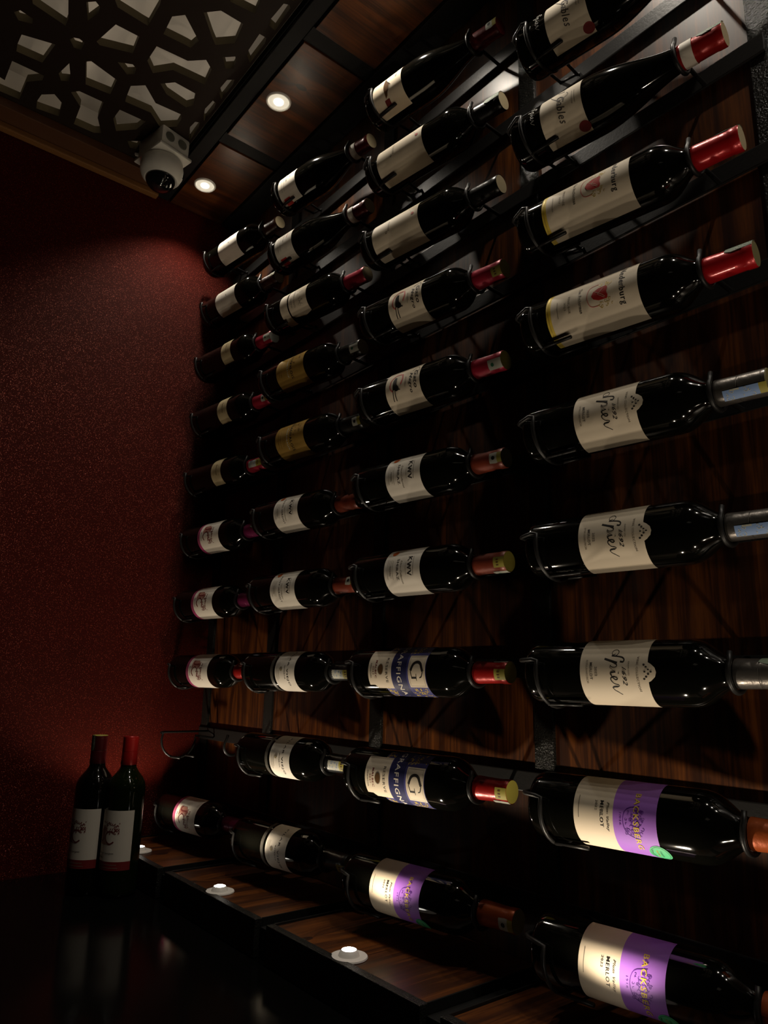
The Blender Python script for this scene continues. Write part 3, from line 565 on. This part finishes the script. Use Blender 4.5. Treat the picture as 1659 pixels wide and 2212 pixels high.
COLN = {1: 'leftmost column beside the red wall', 2: 'second column from the left', 3: 'third column from the left', 4: 'big right-hand column'}
ORD = ['bottom', 'second from the bottom', 'third from the bottom', 'fourth from the bottom', 'fifth from the bottom', 'sixth from the bottom', 'fourth from the top', 'third from the top', 'second from the top', 'topmost']
def rown(c, r):
    if c == 4: return ['bottom', 'second from the bottom', 'third from the bottom', 'fourth from the bottom', 'middle', 'fourth from the top', 'third from the top', 'second from the top', 'topmost'][r]
    return ORD[r]
def zrow(r): return ZC - 0.298 + 0.158*r
B = {}   # (column,row): design, body, (cap style, colour), end, stamps, label, lrot, variant
U = math.radians
B[4,0] = ('bk', 'bord', ('foil', 'orange'), 'orange', [], 'large', 'an orange capsule', 0, None)
B[4,1] = ('bk', 'bord', ('foil', 'orange'), 'orange', [], 'large', 'an orange capsule', 0, None)
B[4,2] = ('sp', 'bord', ('screw', 'steel'), 'steel', [('green', U(-70))], '', 'a steel-grey screw cap', 0, None)
B[4,3] = ('sp', 'bord', ('screw', 'steel'), 'steel', [('blue', U(32))], '', 'a steel-grey screw cap', 0, None)
B[4,4] = ('sp', 'bord', ('screw', 'steel'), 'olive', [('blue', U(40))], '', 'a steel-grey screw cap and blue tax stamp', 0, None)
B[4,5] = ('ne', 'bord', ('foil', 'red'), 'olive', [('green', U(-50))], '', 'a bright red capsule', 0, None)
B[4,6] = ('ne', 'bord', ('foil', 'red'), 'tan', [('green', U(-75))], '', 'a bright red capsule', U(-8), None)
B[4,7] = ('g2', 'burg', ('foil', 'cherry'), 'tan', [('green', U(-45)), ('ring', 0)], '', 'a red and green capsule', 0, None)
B[4,8] = ('g2', 'burg', ('foil', 'cherry'), 'tan', [('ring', 0)], '', 'its neck cut off by the top of the photo', 0, None)
B[3,0] = ('bk', 'bord', ('foil', 'orange'), 'olive', [('badge', U(15))], 'smaller', 'an orange capsule and yellow stamp', 0, None)
B[3,1] = ('gr', 'bord', ('foil', 'cherry'), 'yellow', [('yellow', U(8)), ('white', U(80))], '', 'a red capsule with yellow end', U(6), None)
B[3,2] = ('gr', 'bord', ('foil', 'cherry'), 'yellow', [('yellow', U(12)), ('white', U(-95))], '', 'a red capsule with yellow end', 0, None)
B[3,3] = ('kw', 'bord', ('foil', 'rust'), 'yellow', [('yellow', U(8)), ('white', U(95))], '', 'a rust-red capsule', 0, 'shiraz')
B[3,4] = ('kw', 'bord', ('foil', 'rust'), 'olive', [('badge', U(5))], '', 'a rust-red capsule with yellow-green stamp', 0, 'shiraz')
B[3,5] = ('ga', 'bord', ('foil', 'crimson'), 'yellow', [('white', U(30))], '', 'a crimson capsule', 0, None)
B[3,6] = ('ga', 'bord', ('foil', 'crimson'), 'yellow', [('yellow', U(28))], '', 'a crimson capsule with yellow end', U(5), None)
B[3,7] = ('pc', 'bord', ('foil', 'black'), 'tan', [('green', U(-80))], '', 'a black capsule with a tan end', 0, None)
B[3,8] = ('pc', 'bord', ('foil', 'black'), 'tan', [('green', U(-30)), ('white', U(-75))], '', 'a greenish foil capsule', 0, None)
B[3,9] = ('b9', 'burg', ('foil', 'maroon'), 'maroon', [('badge', U(-5))], '', 'a dark red capsule', 0, None)
B[2,0] = ('pi', 'bord', ('foil', 'graphite'), 'olive', [('yellow', U(30))], '', 'a dark capsule with yellow end', 0, None)
B[2,1] = ('pi', 'bord', ('foil', 'graphite'), 'yellow', [('mix', U(10))], '', 'a grey and yellow capsule', 0, None)
B[2,2] = ('pi', 'bord', ('foil', 'graphite'), 'yellow', [('mix', U(20))], '', 'a grey and yellow capsule', 0, None)
B[2,3] = ('kw', 'bord', ('foil', 'rust'), 'yellow', [('badge', U(-20))], '', 'a rust-red capsule with bright yellow stamp', 0, 'petit')
B[2,4] = ('kw', 'bord', ('foil', 'rust'), 'olive', [('white', U(-100))], '', 'a rust-red capsule', 0, 'petit')
B[2,5] = ('tn', 'bord', ('foil', 'black'), 'tan', [('badge', U(15))], '', 'a black capsule with tan stamp', U(6), None)
B[2,6] = ('tn', 'bord', ('foil', 'black'), 'tan', [('white', U(15))], '', 'a black capsule with tan stamp', U(-4), None)
B[2,7] = ('c7', 'bord', ('foil', 'crimson'), 'tan', [('white', U(-85))], '', 'a dark pink capsule', 0, None)
B[2,8] = ('bw', 'burg', ('foil', 'maroon'), 'tan', [('ring', 0)], '', 'a maroon capsule ringed in white', 0, None)
B[2,9] = ('bw', 'burg', ('foil', 'maroon'), 'tan', [('ring', 0)], '', 'a maroon capsule ringed in white', 0, None)
B[1,0] = ('jc', 'bord', ('screw', 'plum'), 'olive', [('white', U(50))], '', 'a plum cap with olive end', 0, None)
B[1,2] = ('jc', 'bord', ('screw', 'cherry'), 'olive', [('white', U(60))], '', 'a red cap', 0, None)
B[1,3] = ('jc', 'bord', ('screw', 'plum'), 'olive', [('white', U(-80))], '', 'a bright plum cap with pale stamp above', 0, None)
B[1,4] = ('jc', 'bord', ('screw', 'plum'), 'olive', [('green', U(-40))], '', 'a bright plum cap', 0, None)
B[1,5] = ('st', 'bord', ('foil', 'crimson'), 'white', [('mix', U(5))], '', 'a pale stamp along its red capsule', 0, None)
B[1,6] = ('st', 'bord', ('foil', 'crimson'), 'white', [('badge', U(10))], '', 'a pale stamp at the end of its red capsule', 0, None)
B[1,7] = ('st', 'bord', ('foil', 'crimson'), 'white', [('white', U(10))], '', 'a dark red capsule with white end', U(-6), None)
B[1,8] = ('wh', 'bord', ('foil', 'darkbrown'), 'tan', [('yellow', U(-30))], '', 'a brown capsule with yellowish end', 0, None)
B[1,9] = ('wh', 'bord', ('foil', 'darkbrown'), 'tan', [], '', 'a dark brown capsule', 0, None)
for c in (1, 2, 3, 4):
    for r in range(10 if c < 4 else 9):
        x, z = CX[c]+DX[c, r], zrow(r)
        emp = (c, r) not in B
        lab = ('empty black iron bottle rack, %s in the %s' if emp else 'black iron rack under the bottle %s in %s') % (rown(c, r), {1: 'column beside red wall', 2: 'second column', 3: 'third column', 4: 'right-hand column'}[c])
        e = empty('bottle_rack', (x, 0.76, z), lab, 'bottle rack', 'iron bottle racks on the wall')
        for nm, me in RM:
            link(nm, me, e)
        if emp: continue
        des, kind, cap, end, st, size, extra, lrot, var = B[c, r]
        lab = '%slying dark bottle, %s in the %s' % (size + ' ' if size else '', rown(c, r), COLN[c])
        short = {'bk': 'cream and purple label', 'sp': 'cream label in large script', 'ne': 'red crest and yellow-footed label', 'g2': 'sandy script label', 'gr': 'blue label with big G', 'ga': 'rose ring on label', 'kw': 'white three-capital label', 'pc': 'very large plain label', 'b9': 'landscape label', 'pi': 'cream label and smoky band', 'tn': 'old gold label', 'c7': 'two-piece cream label', 'bw': 'white label with red square', 'jc': 'vine-initial label', 'st': 'small tan label', 'wh': 'blank whitish label'}[des]
        lab = 'dark bottle %s in %s, %s' % (rown(c, r), {1: 'column beside red wall', 2: 'second column', 3: 'third column', 4: 'right-hand column'}[c], short)
        make_bottle(Vector((x, 0.76, z)), LIE, des, kind, cap, end, st, lab, 'wine bottles lying on the wall racks', lrot=lrot, variant=var)

# ------------------------------------------------------------ the two bottles standing on the counter
make_bottle(Vector((-1.555, 0.592, ZK+0.0005)), Matrix.Rotation(U(28), 4, 'Z'), 'jr', 'bord', ('screw', 'cherry'), 'cherry', [], 'front standing bottle on the counter with ridged red screw cap', 'bottles standing on the counter', glass=GREENGLASS)
make_bottle(Vector((-1.605, 0.500+0.045, ZK+0.0005)), Matrix.Rotation(U(24), 4, 'Z'), 'jr', 'bord', ('screw', 'maroon'), 'yellow', [('green', U(-20))], 'rear standing bottle on the counter with greenish stamp over its dark red cap', 'bottles standing on the counter')

# ------------------------------------------------------------ security camera hanging from the screen
def security_camera():
    e = empty('security_camera', (-1.60, 0.545, ZP), 'white dome security camera on a square box under the openwork ceiling', 'security camera')
    e.rotation_euler = (0, 0, U(12))
    b = bmesh.new(); box(b, (-.052, -.040, -.055), (.052, .040, -.001), .006); obj('mount_box', b, CAMWHITE, e, smooth=True)
    b = bmesh.new(); box(b, (-.058, -.046, -.062), (.058, .046, -.054), .003); obj('mount_plate', b, CAMWHITE, e, smooth=True)
    for yy in (-.018, .018):
        b = bmesh.new(); lathe(b, [(0, 0), (.0115, 0), (.0125, .0015), (.0115, .004), (0, .004)], 20)
        bmesh.ops.rotate(b, verts=b.verts, matrix=Matrix.Rotation(PI/2, 3, 'Y')); bmesh.ops.translate(b, verts=b.verts, vec=(.051, yy, -.026)); obj('conduit_plug', b, mat('grey_plug', (.10, .10, .08), .6), e, smooth=True)
    b = bmesh.new(); lathe(b, [(0, -.060), (.044, -.060), (.050, -.066), (.0525, -.080), (.052, -.094), (.047, -.106), (.040, -.114), (.036, -.112), (.0, -.108)], 40); h = obj('dome_housing', b, CAMWHITE, e, smooth=True)
    b = bmesh.new(); pr = [(.037*math.cos(t*PI/24), -.110-.034*math.sin(t*PI/24)) for t in range(0, 12)] + [(0, -.144)]; lathe(b, pr, 36)
    bmesh.ops.rotate(b, cent=(0, 0, -.100), verts=b.verts, matrix=Matrix.Rotation(U(-6), 3, 'X')); obj('smoked_dome', b, DARKDOME, h, smooth=True)
    b = bmesh.new(); box(b, (.028, .042, -.098), (.031, .046, -.086), .001); obj('slot', b, BLACK, h)
    b = bmesh.new(); tube(b, [(-.05, -.01, -.02), (-.075, -.015, -.015), (-.095, -.02, -.003)], .006, 8); obj('cable', b, CAMWHITE, e, smooth=True)
security_camera()
tag(obj('wall_clip', nbox((XR+.001, 0.165, ZC+0.86), (XR+.02, 0.215, ZC+0.95), .003), BLACK), 'small black fitting on the red wall at the left edge of the photo', 'fitting')
